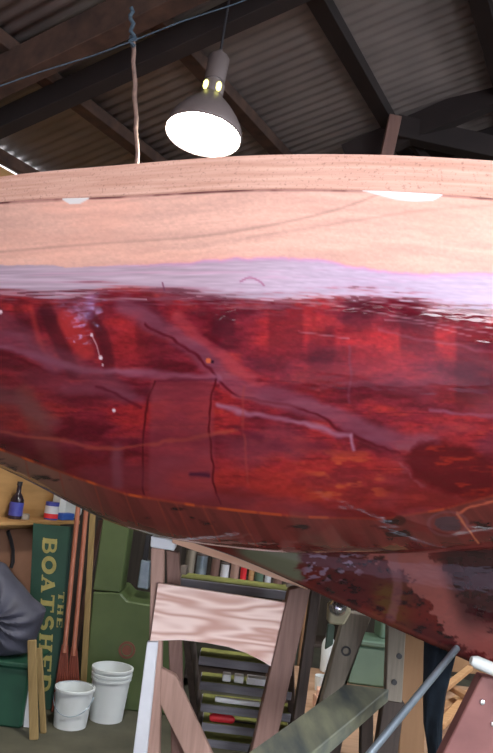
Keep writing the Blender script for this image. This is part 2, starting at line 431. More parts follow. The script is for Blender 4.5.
    for (pts, wd, s) in (([(50, 310), (60, 335), (78, 372)], 7, .6), ([(95, 318), (108, 340), (114, 372)], 6, .55), ([(22, 310), (40, 350), (60, 370)], 5, .3), ([(150, 300), (165, 330), (215, 362)], 7, .35)):
        d = dseg(x, y, smoothpts(pts)); red = mix(red, c3(60, 14, 26), ss(wd+3, wd-3, d)*s)
    for (pts, wd) in (([(35, 308), (45, 345), (60, 368)], 2), ([(70, 320), (90, 352)], 8)):
        d = dseg(x, y, smoothpts(pts)); red = mix(red, c3(206, 62, 56), ss(wd+3, wd-2, d)*.4)
    def streak(pts, wd, col, s, soft=2.0):  # draws veneer seams and also painted reflections
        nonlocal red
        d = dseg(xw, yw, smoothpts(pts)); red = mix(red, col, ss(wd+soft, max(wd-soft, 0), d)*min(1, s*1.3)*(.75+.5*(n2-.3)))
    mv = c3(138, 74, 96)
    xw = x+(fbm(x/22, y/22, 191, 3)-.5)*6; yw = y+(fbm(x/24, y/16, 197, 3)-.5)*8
    streak([(128, 306), (165, 328), (200, 352), (240, 385), (290, 399), (330, 412), (385, 436), (430, 440)], 9, mv, .6, 5)  # diagonal reflections painted as mauve streaks, from here down
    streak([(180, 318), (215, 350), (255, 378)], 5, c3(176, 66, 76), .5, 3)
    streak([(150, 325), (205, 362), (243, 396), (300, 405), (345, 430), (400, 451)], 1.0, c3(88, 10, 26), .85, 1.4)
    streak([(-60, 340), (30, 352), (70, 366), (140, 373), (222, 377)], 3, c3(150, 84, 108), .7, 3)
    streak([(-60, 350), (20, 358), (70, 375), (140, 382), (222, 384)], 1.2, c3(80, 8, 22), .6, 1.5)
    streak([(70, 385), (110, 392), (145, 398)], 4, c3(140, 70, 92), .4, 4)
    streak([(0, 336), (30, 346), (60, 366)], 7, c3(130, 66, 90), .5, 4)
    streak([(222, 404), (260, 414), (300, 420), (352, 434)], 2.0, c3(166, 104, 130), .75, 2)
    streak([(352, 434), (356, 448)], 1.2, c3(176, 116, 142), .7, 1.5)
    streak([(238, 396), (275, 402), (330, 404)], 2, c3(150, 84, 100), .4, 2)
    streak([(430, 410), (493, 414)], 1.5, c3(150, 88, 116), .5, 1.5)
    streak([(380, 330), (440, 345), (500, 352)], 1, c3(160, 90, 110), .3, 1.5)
    # smooth panel between two veneer seams
    inside = ss(150, 156, x+(y-440)*.03)*ss(220, 214, x+0*y)*ss(372, 384, y)*ss(498, 486, y); red = mix(red, c3(142, 56, 66), inside*.6)
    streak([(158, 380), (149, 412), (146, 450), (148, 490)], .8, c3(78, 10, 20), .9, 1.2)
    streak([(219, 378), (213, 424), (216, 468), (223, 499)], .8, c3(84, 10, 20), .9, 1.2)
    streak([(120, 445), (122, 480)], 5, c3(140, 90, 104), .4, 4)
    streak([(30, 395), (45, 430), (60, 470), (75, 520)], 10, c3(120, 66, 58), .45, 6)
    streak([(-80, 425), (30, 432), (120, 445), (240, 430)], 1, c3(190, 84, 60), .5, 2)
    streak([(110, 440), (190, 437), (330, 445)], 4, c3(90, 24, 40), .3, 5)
    hz = fbm(x/70, y/34, 171, 3); red = mix(red, c3(134, 62, 78), ss(.42, .68, hz)*ss(350, 390, y)*.4)  # lavender reflection haze, painted into the red
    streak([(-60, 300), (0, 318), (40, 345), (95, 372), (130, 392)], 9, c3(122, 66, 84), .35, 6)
    streak([(95, 300), (93, 318)], 5, c3(150, 100, 160), .4, 5)  # purple window glow, painted in
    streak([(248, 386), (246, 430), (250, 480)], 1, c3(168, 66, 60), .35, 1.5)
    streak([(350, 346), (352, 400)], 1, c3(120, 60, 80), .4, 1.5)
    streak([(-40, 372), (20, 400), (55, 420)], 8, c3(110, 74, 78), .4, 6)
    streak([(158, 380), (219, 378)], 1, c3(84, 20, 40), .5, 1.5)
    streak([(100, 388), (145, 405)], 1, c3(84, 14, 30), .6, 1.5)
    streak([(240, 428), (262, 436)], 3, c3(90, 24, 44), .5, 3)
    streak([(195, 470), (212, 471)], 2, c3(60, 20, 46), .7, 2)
    # dark patch at the right
    e = ((x-452)/50)**2+((y-464+(x-452)*-.22)/25)**2+(fbm(x/12, y/7, 181, 3)-.5)*.7; red = mix(red, c3(82, 10, 18), ss(1.25, .6, e)*.8)
    red = mix(red, c3(150, 88, 100), np.exp(-((e-1.15)/.12)**2)*.35*ss(470, 420, x)*ss(.3, .6, n2))
    red = mix(red, c3(190, 50, 30), ss(.55, .75, n2)*ss(1, .6, e)*.5)
    w = ss(300, 330, x)*ss(400, 360, x)*ss(440, 465, y)*ss(500, 490, y)*ss(.5, .7, n2); red = mix(red, c3(206, 96, 50), w*.6)
    # chine line and what is below it
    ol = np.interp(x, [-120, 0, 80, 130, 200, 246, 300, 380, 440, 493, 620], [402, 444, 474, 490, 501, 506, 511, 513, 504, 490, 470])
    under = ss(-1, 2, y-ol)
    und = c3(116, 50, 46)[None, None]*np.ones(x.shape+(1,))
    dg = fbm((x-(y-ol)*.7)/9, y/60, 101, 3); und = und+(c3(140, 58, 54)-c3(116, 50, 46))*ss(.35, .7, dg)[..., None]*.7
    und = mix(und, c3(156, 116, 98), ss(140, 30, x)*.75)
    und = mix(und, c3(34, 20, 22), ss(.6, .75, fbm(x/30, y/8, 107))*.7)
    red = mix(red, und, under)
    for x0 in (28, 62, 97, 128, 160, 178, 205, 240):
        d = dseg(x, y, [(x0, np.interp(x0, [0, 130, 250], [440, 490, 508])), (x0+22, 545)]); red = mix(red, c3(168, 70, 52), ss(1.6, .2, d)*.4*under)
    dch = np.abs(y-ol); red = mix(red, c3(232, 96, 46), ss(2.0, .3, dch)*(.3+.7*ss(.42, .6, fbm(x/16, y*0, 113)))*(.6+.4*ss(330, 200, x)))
    streak([(455, 505), (462, 515), (478, 534)], .8, c3(226, 130, 90), .8, 1.2)
    streak([(455, 506), (472, 499), (500, 494)], .8, c3(226, 110, 80), .8, 1.2)
    e2 = ((x-447)/14)**2+((y-517)/8)**2; red = mix(red, c3(62, 58, 66), ss(1.1, .6, e2+.8*(n3-.5))*.8); red = mix(red, c3(140, 90, 96), np.exp(-((e2-1.9)/.4)**2)*.5)
    e3 = ((x-399)/6)**2+((y-514)/5)**2; red = mix(red, c3(60, 34, 30), ss(1.3, .5, e3+.6*(n2-.5))*.6)
    # keel deadwood
    sil = np.interp(x, cols, rows[7]); dw = ss(0, 2, y-sil)
    dead = c3(80, 28, 30)[None, None]*np.ones(x.shape+(1,))
    dn = fbm(x/26, y/18, 131); dn2 = fbm(x/10, y/5, 137)
    def dmix(col, w): nonlocal dead; dead = mix(dead, col, w)
    dmix(c3(96, 30, 28), ss(.45, .65, dn)); dmix(c3(30, 14, 18), ss(.45, .3, dn2)*.7)
    dmix(c3(92, 66, 30), ss(425, 385, x)*ss(365, 385, x)*ss(575, 590, y)*ss(.3, .6, dn2)*.8)
    d = dseg(x, y, smoothpts([(372, 542), (408, 556), (434, 584), (452, 612), (474, 634), (505, 646)])); jg = (fbm(x/8, y/5, 147, 3)-.5)*22; dmix(c3(150, 84, 78), ss(18, 14, d+jg)*.85)  # salmon floor reflection painted as an arc
    d = dseg(x, y, smoothpts([(392, 556), (398, 585), (392, 615)])); dmix(c3(128, 80, 84), ss(7, 3, d+4*(dn2-.5))*.6)
    dmix(c3(140, 124, 150), ss(296, 310, x)*ss(372, 350, x)*ss(550, 556, y)*ss(584, 572, y)*ss(.56, .66, fbm(x/9, y/3.5, 141, 3))*.75)  # pale lavender reflection, painted as patches
    dmix(c3(104, 104, 84), ss(308, 296, x+(dn2-.5)*20)*ss(225, 250, x)*ss(.2, .4, dn2+.2))  # grey-green floor reflection, painted in
    dmix(c3(44, 20, 24), ss(430, 450, x-(y-560)*.35)*ss(640, 610, y)*.7)
    kl = np.interp(x, cols, keelpy); dmix(c3(120, 52, 44), ss(5, 1, kl-y)*.5)
    red = mix(red, dead, dw)
    # sanding haze and scratches over the top edge of the varnish
    edge = ss(yr+6, yr-6, y+(st2-.5)*26+(st-.5)*10)
    haze = ss(26, 0, y-yr)*ss(.5, .72, st2)*.55
    red = mix(red, c3(146, 98, 118), haze)
    col = red*(1-edge[..., None])+band*edge[..., None]
    for p_, s in (([(60, 294), (100, 300), (150, 301)], .6), ([(360, 302), (430, 312), (493, 318)], .5), ([(300, 333), (350, 340)], .35), ([(230, 300), (330, 306), (493, 336)], .4), ([(385, 322), (420, 325), (470, 338)], .35)):
        d = dseg(x, y, p_); col = mix(col, c3(206, 160, 176), ss(1.1, .2, d)*s)
    d = dseg(x, y, [(166, 285), (168, 292)]); col = mix(col, c3(110, 50, 80), ss(1.4, .3, d)*.8)
    d = dseg(x, y, smoothpts([(243, 284), (252, 280), (262, 284), (266, 288)])); col = mix(col, c3(140, 60, 100), ss(1.6, .3, d)*.6)
    d = dseg(x, y, [(100, 302), (128, 300)]); 
    # reflected glints painted as pale specks, then an orange spot
    for (a_, b_, r_) in ((5, 313, 2.0), (96, 336, 1.6), (105, 358, 2.0), (118, 409, 1.8), (107, 365, 1)):
        d = np.hypot(x-a_, y-b_); col = mix(col, c3(238, 210, 220), ss(r_+.6, r_-.8, d))
    d = dseg(x, y, [(96, 336), (101, 346), (104, 357)]); col = mix(col, c3(220, 170, 180), ss(.9, .2, d)*.7)
    d = np.hypot(x-212, y-361); col = mix(col, c3(236, 110, 60), ss(3.2, 2, d)*.8); col = mix(col, c3(50, 20, 40), ss(2.2, 1, np.hypot(x-216, y-362)))
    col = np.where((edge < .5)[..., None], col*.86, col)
    isb = ss(.8, -.8, y-yb)
    col = mix(col, bare, isb)
    pe = np.exp(-((y-yb-.5)/1.8)**2)*.5; col = mix(col, c3(200, 120, 176), pe*ss(40, 240, x))
    sd = np.interp(x, cols, rows[1]); col = mix(col, c3(92, 44, 44), ss(2.2, .8, y-sd)*(.35+.65*ss(.35, .6, fbm(x/40, y*0, 151))))
    # white filler along the plank seam
    sm_ = np.interp(x, cols, rows[1]); h = np.interp(x, [362, 375, 395, 412, 432, 442], [0, 3, 7, 8, 6, 0]); w = ss(h+1, h-1, y-sm_)*(h > .3)
    col = mix(col, c3(216, 216, 220), w)
    h = np.interp(x, [66, 74, 84, 94], [0, 5, 5, 0]); col = mix(col, c3(214, 206, 206), ss(h+1, h-.5, y-sm_)*(h > .3))
    rough = .055+.02*n2+.4*haze
    rough = rough*(1-edge)+.5*edge; rough = rough*(1-isb)+.72*isb
    return np.clip(col, 0, 1), rough
def hull_mesh(name, pts, cols_, closed=False):
    n, mcol = pts.shape[:2]
    me = bpy.data.meshes.new(name)
    idx = np.arange(n*mcol).reshape(n, mcol)
    f = np.stack([idx[:-1, :-1], idx[:-1, 1:], idx[1:, 1:], idx[1:, :-1]], -1).reshape(-1, 4)
    me.from_pydata(pts.reshape(-1, 3).tolist(), [], f.tolist())
    if cols_ is not None:
        col, ro_ = cols_
        lin = np.where(col <= .04045, col/12.92, ((col+.055)/1.055)**2.4)
        data = np.concatenate([lin, np.ones(lin.shape[:2]+(1,))], -1).reshape(-1)
        at = me.color_attributes.new('finish', 'FLOAT_COLOR', 'POINT'); at.data.foreach_set('color', data.astype(np.float32))
        g = me.attributes.new('sheen', 'FLOAT', 'POINT'); g.data.foreach_set('value', ro_.reshape(-1).astype(np.float32))
    me.shade_smooth()
    return me
def hullmat():
    m = bpy.data.materials.new('varnished_planking'); m.use_nodes = True; nt = m.node_tree; b = nt.nodes['Principled BSDF']
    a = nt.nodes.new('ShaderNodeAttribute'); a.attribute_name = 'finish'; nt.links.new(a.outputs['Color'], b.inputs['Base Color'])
    g = nt.nodes.new('ShaderNodeAttribute'); g.attribute_name = 'sheen'; nt.links.new(g.outputs['Fac'], b.inputs['Roughness'])
    tc = nt.nodes.new('ShaderNodeTexCoord'); mp = nt.nodes.new('ShaderNodeMapping'); mp.inputs['Scale'].default_value = (1, 1, 3)
    nz = nt.nodes.new('ShaderNodeTexNoise'); nz.inputs['Scale'].default_value = 5; nz.inputs['Detail'].default_value = 3
    bp = nt.nodes.new('ShaderNodeBump'); bp.inputs['Strength'].default_value = .25; bp.inputs['Distance'].default_value = .02
    L = nt.links; L.new(tc.outputs['Object'], mp.inputs[0]); L.new(mp.outputs[0], nz.inputs['Vector']); L.new(nz.outputs['Fac'], bp.inputs['Height']); L.new(bp.outputs[0], b.inputs['Normal'])
    b.inputs['IOR'].default_value = 1.5
    return m
M['hull'] = hullmat()
bloc = V((0, Yc(0), 0))
boat = thing('wooden_boat', 'large red varnished wooden boat hull with bare sanded top planks', 'boat', bloc)
def link(name, me, mt, parent, off):
    me.transform(Matrix.Translation(-V(off))); me.materials.append(M[mt]); o = bpy.data.objects.new(name, me); C.objects.link(o); o.parent = parent; return o
def mirror(p):          # across the boat's centre plane
    q = p.copy(); n2 = np.array([.26, 1, 0])/math.hypot(.26, 1); c = np.array([0, 2.37, 0])
    d = (q-c)@n2; return q-2*d[..., None]*n2
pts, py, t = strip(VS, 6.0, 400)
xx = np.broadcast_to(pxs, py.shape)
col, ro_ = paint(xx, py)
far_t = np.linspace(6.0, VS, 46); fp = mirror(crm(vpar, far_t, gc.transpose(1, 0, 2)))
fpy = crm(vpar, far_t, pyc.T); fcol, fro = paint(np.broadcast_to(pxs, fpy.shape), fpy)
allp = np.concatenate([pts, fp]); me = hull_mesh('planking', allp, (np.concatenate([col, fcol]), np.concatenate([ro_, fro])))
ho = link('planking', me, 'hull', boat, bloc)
sm = ho.modifiers.new('thick', 'SOLIDIFY'); sm.thickness = .016; sm.offset = -1
ho.data.validate()
# transom
last = allp[:, -1]; bm = bmesh.new(); vs = [bm.verts.new(p) for p in last[::4]]; bm.faces.new(vs); 
obj('transom', bm, 'redbrown', boat)
# top plank, standing a little proud of the one below, both sides
def wale(side):
    p, _, tt = strip(0.0, VS-.018, 14)
    if side: p = mirror(p)
    cidx = np.arange(0, p.shape[1], 4); p = p[:, cidx]
    out = np.array([-.26, -1, 0]); out = out/np.linalg.norm(out); 
    if side: out = -out
    p = p+out*.007
    n = p.shape[0]
    inner = p[::-1]-out*.03
    ring = np.concatenate([p, inner, p[:1]])
    return ring
woodt = bpy.data.materials.new('bare_plank'); woodt.use_nodes = True
nt = woodt.node_tree; b_ = nt.nodes['Principled BSDF']; b_.inputs['Roughness'].default_value = .75
tc = nt.nodes.new('ShaderNodeTexCoord'); mp = nt.nodes.new('ShaderNodeMapping'); mp.inputs['Scale'].default_value = (1.5, 1.5, 38)
nz = nt.nodes.new('ShaderNodeTexNoise'); nz.inputs['Scale'].default_value = 3; nz.inputs['Detail'].default_value = 6
nz2 = nt.nodes.new('ShaderNodeTexNoise'); nz2.inputs['Scale'].default_value = 160; nz2.inputs['Detail'].default_value = 3
rp = nt.nodes.new('ShaderNodeValToRGB'); rp.color_ramp.elements[0].position = .3; rp.color_ramp.elements[1].position = .7
rp.color_ramp.elements[0].color = hexc(192, 142, 124); rp.color_ramp.elements[1].color = hexc(214, 170, 154)
rp2 = nt.nodes.new('ShaderNodeValToRGB'); rp2.color_ramp.elements[0].position = .28; rp2.color_ramp.elements[1].position = .42
rp2.color_ramp.elements[0].color = (.45, .35, .35, 1); rp2.color_ramp.elements[1].color = (1, 1, 1, 1)
mx = nt.nodes.new('ShaderNodeMix'); mx.data_type = 'RGBA'; mx.blend_type = 'MULTIPLY'; mx.inputs[0].default_value = .6
L = nt.links; L.new(tc.outputs['Object'], mp.inputs[0]); L.new(mp.outputs[0], nz.inputs['Vector']); L.new(tc.outputs['Object'], nz2.inputs['Vector'])
L.new(nz.outputs['Fac'], rp.inputs[0]); L.new(nz2.outputs['Fac'], rp2.inputs[0]); L.new(rp.outputs[0], mx.inputs[6]); L.new(rp2.outputs[0], mx.inputs[7]); L.new(mx.outputs[2], b_.inputs['Base Color'])
M['bare'] = woodt
for sd in (0, 1):
    me = hull_mesh('top_plank', wale(sd), None); o = link('top_plank', me, 'bare', boat, bloc)
    setp(o, 'bare sanded top plank with a dark seam below')
# ------------------------------------------------------------------ trestle under the keel
TY = 2.62
tr_l = FL(150, 800); tr = thing('trestle', 'wooden trestle with arched plywood gusset under the keel', 'trestle', (P(220, 700, TY).x, TY+.05, 0))
obj('plywood_gusset', pq([(158, 583), (288, 603), (282, 636), (275, 669), (262, 661), (246, 653), (228, 647), (206, 643), (180, 640), (150, 641)], TY, .018, .001), 'plygrain', tr)
obj('top_rail', pq([(172, 531), (312, 578), (308, 590), (172, 543)], TY-.02, .10), 'paleply', tr)
o = obj('cap_block', pq([(151, 536), (176, 540), (174, 551), (150, 547)], TY-.01, .1), 'white', tr)
def leg(pl, pr, bl, br, Y, th, mt, name='leg', par=tr, lab=None):
    a1, a2 = P(*pl, Y), P(*pr, Y); b1, b2 = tofloor(a1, P(*bl, Y)), tofloor(a2, P(*br, Y))
    o = obj(name, prism([a1, a2, b2, b1], (0, th, 0)), mt, par)
    if lab: o['label'] = lab
    return o
leg((151, 548), (164, 549), (149, 640), (162, 640), TY+.02, .05, 'greypink')
leg((166, 550), (179, 553), (168, 630), (181, 630), TY+.13, .05, 'brown')
leg((147, 642), (158, 642), (133, 753), (147, 753), TY-.0, .028, 'white', 'leg_facing', lab='white painted leg facing')
leg((289, 590), (312, 584), (253, 745), (275, 748), TY-.01, .07, 'brown', lab='brown leg')
leg((312, 586), (322, 584), (290, 745), (300, 748), TY+.13, .05, 'brown_dark')
obj('diagonal_brace', prism([P(161, 668, TY+.03), P(176, 676, TY+.03), P(212, 753, TY+.03), tofloor(P(176, 676, TY+.03), P(212, 753, TY+.03), .05), tofloor(P(159, 700, TY+.03), P(185, 753, TY+.03), .05), P(158, 700, TY+.03)][:3] + [tofloor(P(176, 676, TY+.03), P(212, 753, TY+.03), .05), tofloor(P(158, 700, TY+.03), P(184, 753, TY+.03), .05), P(158, 700, TY+.03)], (0, .03, 0)), 'greypink', tr)

# ------------------------------------------------------------------ steps behind the trestle
st0 = P(240, 700, 3.5)
steps = thing('wooden_steps', 'wooden steps with moss green treads behind the trestle', 'steps', (st0.x, 3.4, 0))
ty = [(585, 3.02), (612, 3.10), (638, 3.18), (662, 3.26), (687, 3.34), (709, 3.42), (728, 3.50), (744, 3.58)]
TW = .42; treads = []
for i, (py_, Y) in enumerate(ty):
    c = P(236 if i == 0 else 246, py_, Y); hw = .225 if i == 0 else .20
    bm = prism([V((c.x-hw, Y, c.z-.035)), V((c.x+hw, Y, c.z-.035)), V((c.x+hw, Y+.15, c.z-.035)), V((c.x-hw, Y+.15, c.z-.035))], (0, 0, .035))
    t_ = obj('tread', bm, 'treadgrey', steps)
    bm = prism([V((c.x-hw+.004, Y+.006, c.z)), V((c.x+hw-.004, Y+.006, c.z)), V((c.x+hw-.004, Y+.145, c.z)), V((c.x-hw+.004, Y+.145, c.z))], (0, 0, .003), 0)
    obj('moss_layer', bm, 'mossy', t_); treads.append((c, Y))
for sx in (-1, 1):
    c0_, Y0 = treads[0]; c1_, Y1 = treads[-1]
    p1 = V((c0_.x+sx*.24, Y0+.08, c0_.z+.0)); p2 = V((c1_.x+sx*.24, Y1+.08, c1_.z)); p2 = tofloor(p1, p2)
    obj('stringer', beam(p1+V((-sx*.02, 0, 0)), p2+V((-sx*.02, 0, 0)), .03, .13, (1, 0, 0)), 'brown_dark', steps)
def on_tread(i, px, dy=.03):
    c, Y = treads[i]; q = FL(px, 700, c.z+.004); 
    d = ray(px, 690); p = CAM+d*((Y+dy)/d.y); return V((p.x, Y+dy, c.z+.004))
for i, (x0, x1) in enumerate(((221, 229), (233, 242), (246, 267))):
    a_ = on_tread(4, (x0+x1)/2, .05); w_ = (x1-x0)/F*3.4
    setp(obj('wooden_block', box(a_, w_, .05, .03), 'brightwhite', loc=a_), ['small white block on the steps, leftmost of three', 'small white block on the steps, middle of three', 'longer white block on the steps, rightmost of three'][i], 'block', 'white blocks on the steps')
a_ = on_tread(5, 216, .04); b2 = on_tread(5, 268, .04); b2.z += .0
setp(obj('white_stick', beam(a_+Z*.011, b2+Z*.011, .022, .022), 'brightwhite', loc=a_), 'long thin white stick lying on a mossy step below the blocks', 'stick')
a_ = on_tread(6, 213, .02); b2 = on_tread(6, 238, .02); c2 = on_tread(6, 262, .02)
scr = thing('chisel', 'chisel with bright red handle lying on a lower step', 'chisel', a_)
obj('handle', tube([a_+Z*.016, a_.lerp(b2, .12)+Z*.018, a_.lerp(b2, .5)+Z*.019, a_.lerp(b2, .9)+Z*.018, b2+Z*.016], [.012, .018, .018, .018, .010]), 'red', scr, smooth=True)
obj('blade', beam(b2+Z*.012, c2+Z*.012, .014, .006), 'black', scr)

b2 = P(262, 724, 3.40); a_ = tofloor(b2, P(250, 753, 3.41), .002)
cl_ = thing('bar_clamp', 'dark metal bar clamp with red tip leaning in front of the steps', 'clamp', a_)
obj('bar', beam(a_, b2, .022, .03, (1, 0, 0)), 'black', cl_)
obj('pad', beam(b2+V((-.022, -.01, .004)), b2+V((.012, -.01, .004)), .02, .022), 'red', cl_)
# ------------------------------------------------------------------ long plank on its own legs
ZP = .80
a1, a2 = FL(345, 684, ZP), FL(389, 689, ZP); b1, b2 = FL(243, 756, ZP), FL(306, 758, ZP)
d1 = (b1-a1); d2 = (b2-a2)
b1 = a1+d1*1.1; b2 = a2+d2*1.1
pl = thing('plank_bench', 'grey green weathered plank bench running back under the keel', 'bench', V((a1.x, 2.3, 0)))
obj('plank', prism([a1, a2, b2, b1], (0, 0, -.045)), 'plankgrey', pl)
for q in (a1.lerp(a2, .5)*.85+b1.lerp(b2, .5)*.15, a1.lerp(a2, .5)*.12+b1.lerp(b2, .5)*.88):
    q = V((q.x, q.y, ZP-.046))
    for sx in (-1, 1):
        obj('leg', beam(q+V((sx*.04, 0, 0)), V((q.x+sx*.12, q.y+.05, 0)), .04, .05), 'brown_dark', pl)

# ------------------------------------------------------------------ props holding the boat
pt = thing('timber_prop', 'grey leaning timber prop with a dark ring mark under the keel', 'prop', tofloor(P(358, 612, 2.98), P(328, 700, 2.98)))
a1, a2 = P(345, 612, 2.98), P(372, 616, 2.98)
q1, q2 = tofloor(a1, P(326, 685, 2.98)), tofloor(a2, P(346, 682, 2.98))
po = obj('timber', prism([a1, a2, q2, q1], (0, .06, 0)), 'greywood', pt)
c_ = P(346, 651, 2.976); nx = []
obj('ring_mark', lathe([(.012, 0), (.019, 0), (.019, .004), (.012, .004), (.012, 0)], c_, (0, -1, 0), 20), 'black', pt)
hd = obj('clamp_head', pq([(329, 604), (348, 602), (352, 612), (344, 626), (328, 624)], 2.91, .06, .008), 'keelpad', pt)
hd['label'] = 'cream clamp head with a round metal knob'
obj('knob', lathe([(0, .03), (.02, .028), (.03, .018), (.034, 0), (.034, -.01)], P(338, 607, 2.905), (0, -1, .3), 20), 'chrome', hd, smooth=True)
obj('bracket', pq([(328, 624), (335, 626), (333, 645), (325, 650)], 2.97, .02), 'cratepale', pt)

t2 = P(397, 618, 2.74)
pp = thing('boat_post', 'round-holed weathered grey post under the keel, right of the bench', 'post', tofloor(t2, P(385, 753, 2.74)))
u1, u2 = P(389, 606, 2.74), P(407, 614, 2.74)
w1, w2 = P(386, 701, 2.74), P(402, 703, 2.74)
obj('upper_post', prism([u1, u2, w2, w1], (0, .055, 0)), 'greywood', pp)
l1, l2 = P(384, 700, 2.74), P(405, 703, 2.74)
obj('lower_post', prism([l1, l2, tofloor(l2, P(398, 753, 2.74)), tofloor(l1, P(376, 753, 2.74))], (0, .06, 0)), 'brown_dark', pp)
for (x, y) in ((399, 656), (394, 682)):
    obj('bolt_hole', lathe([(0, .0), (.010, 0), (.010, .006), (0, .006)], P(x, y, 2.739), (0, -1, 0), 14), 'black', pp)

pi1, pi2 = P(457, 648, 2.13), P(368, 756, 1.85)
pi3 = tofloor(pi1, pi2)
setp(obj('steel_pipe', tube([pi1, pi3], .0095, 16), 'steel', loc=pi3, smooth=True), 'long grey steel pipe slanting up to the keel', 'pipe')

# right hand boat stand
bs = thing('boat_stand', 'red-brown painted timber boat stand at the lower right corner', 'stand', tofloor(P(470, 680, 1.95), P(450, 753, 1.95)))
s1, s2 = P(482, 676, 1.95), P(540, 690, 1.95)
obj('upright', prism([s1, s2, tofloor(s2, P(520, 760, 1.95)), flat0(P(438, 764, 1.95)), P(438, 764, 1.95)], (0, .045, 0)), 'redbrown', bs)
for (x, y) in ((482, 702), (493, 724)):
    obj('bolt', lathe([(0, .006), (.006, .005), (.008, 0), (.008, -.002)], P(x, y, 1.949), (0, -1, 0), 16), 'chrome', bs, smooth=True)
obj('roller', tube([P(471, 660, 1.93), P(476, 662, 1.93), P(500, 672, 1.9), P(545, 690, 1.88)], [.010, .016, .016, .016], 16), 'plastic', bs, smooth=True)

# ------------------------------------------------------------------ bench at the back with things on it
ZB = .45
bx0, bx1 = P(312, 700, 3.2).x, P(560, 700, 3.2).x
bench = thing('workbench', 'low tan timber workbench behind the boat props', 'workbench', ((bx0+bx1)/2, 3.5, 0))
obj('bench_top', prism([V((bx0, 3.05, ZB)), V((bx1, 3.05, ZB)), V((bx1, 4.28, ZB)), V((bx0, 4.28, ZB))], (0, 0, -.04)), 'bench', bench)
for x in (bx0+.05, bx1-.05):
    for y in (3.1, 4.2): obj('leg', box((x, y, 0), .06, .06, ZB-.041), 'brown_dark', bench)  #
def onb(px, py, z=ZB): p = FL(px, py, z+.001); return p
q = onb(326, 671); k_ = F/q.y
bt = thing('white_bottle', 'tall white plastic bottle on the workbench', 'bottle', q)
obj('body', lathe([(0, 0), (.034, 0), (.036, .01), (.038, .14), (.03, .165), (.02, .178), (0, .178)], q), 'plastic', bt, smooth=True)
obj('cap', lathe([(0, .178), (.021, .178), (.021, .2), (0, .2)], q), 'plastic', bt, smooth=True)
q = onb(320, 690)
setp(obj('white_cup', lathe([(0, 0), (.027, 0), (.033, .07), (.030, .07), (.024, .006), (0, .006)], q), 'plastic', loc=q, smooth=True), 'small white cup in front of the white bottle', 'cup')
q = onb(325, 708)
setp(obj('timber_offcut', box(q, .10, .09, .05, .2), 'paleply', loc=q), 'pale pink timber offcut beside the brown trestle leg', 'offcut')
setp(obj('timber_offcut', box(q+V((0.0, .01, .052)), .09, .06, .03, -.1), 'paleply', loc=q+V((0, 0, .052))), 'thin pale offcut on top of another beside the trestle leg', 'offcut')
q = onb(368, 681)
cr_ = thing('storage_crate', 'pale green plastic crate at the back of the workbench', 'crate', q)
obj('crate_body', box(q, .26, .22, .2, bw=.012), 'cratepale', cr_)
obj('crate_lid', box(q+Z*.201, .275, .235, .03, bw=.008), 'cratepale', cr_)
q = onb(372, 660); q = V((q.x, cr_.location.y+.05, ZB+.232))
setp(obj('toolbox', box(q, .16, .13, .09, .1, bw=.008), 'cratepale', loc=q), 'small green box on top of the pale green crate', 'box')
g_a, g_b = FL(347, 712, ZB+.012), FL(344, 736, ZB+.012)
sd_ = thing('screwdriver', 'screwdriver with dark red handle lying on the workbench', 'screwdriver', g_b)
obj('handle', tube([g_a.lerp(g_b, .45), g_a.lerp(g_b, .5), g_a.lerp(g_b, .95), g_b], [.006, .011, .011, .006], 10), mat('dark_red_handle', (120, 20, 26), None, .4, 4, bump=0), sd_, smooth=True)
obj('shaft', tube([g_a, g_a.lerp(g_b, .47)], .003, 8), 'steel', sd_, smooth=True)
# tan board behind the post
pb = [P(404, 615, 2.95), P(430, 618, 2.95), P(424, 757, 2.95), P(399, 757, 2.95)]
tz = [tofloor(pb[0], pb[3]), tofloor(pb[1], pb[2])]
setp(obj('tan_board', prism([pb[0], pb[1], tz[1], tz[0]], (0, .018, 0)), 'tan', loc=tz[0]), 'upright tan plywood board behind the grey post', 'board')
# navy cloth hanging on the pipe
def cloth():
    bm = bmesh.new(); n, mm = 26, 14; g = []
    L_ = [(424, 640), (424, 672), (424, 700), (424, 725), (428, 753), (430, 800)]
    R_ = [(456, 650), (451, 672), (446, 695), (442, 720), (440, 753), (439, 800)]
    for i in range(n):
        f = i/(n-1)*5; k0 = min(int(f), 4); s = f-k0
        a_ = V(P(*L_[k0], 2.3)).lerp(P(*L_[k0+1], 2.3), s); b_ = V(P(*R_[k0], 2.3)).lerp(P(*R_[k0+1], 2.3), s)
        row = []
        for j in range(mm*2):
            u = j/(mm*2)*2*math.pi; c_ = (1-math.cos(u))/2
            p = a_.lerp(b_, c_); p = V((p.x, 2.3-.035*math.sin(u)+.008*math.sin(u*4+i*.3), p.z)); row.append(bm.verts.new(p))
        g.append(row)
    for i in range(n-1):
        for j in range(mm*2): bm.faces.new((g[i][j], g[i][(j+1) % (mm*2)], g[i+1][(j+1) % (mm*2)], g[i+1][j]))
    bm.faces.new(g[0]); bm.faces.new(g[-1][::-1])
    return bm
setp(obj('hanging_cloth', cloth(), 'navy', loc=P(440, 645, 2.3), smooth=True), 'dark navy cloth hanging down from the keel behind the steel pipe', 'cloth')
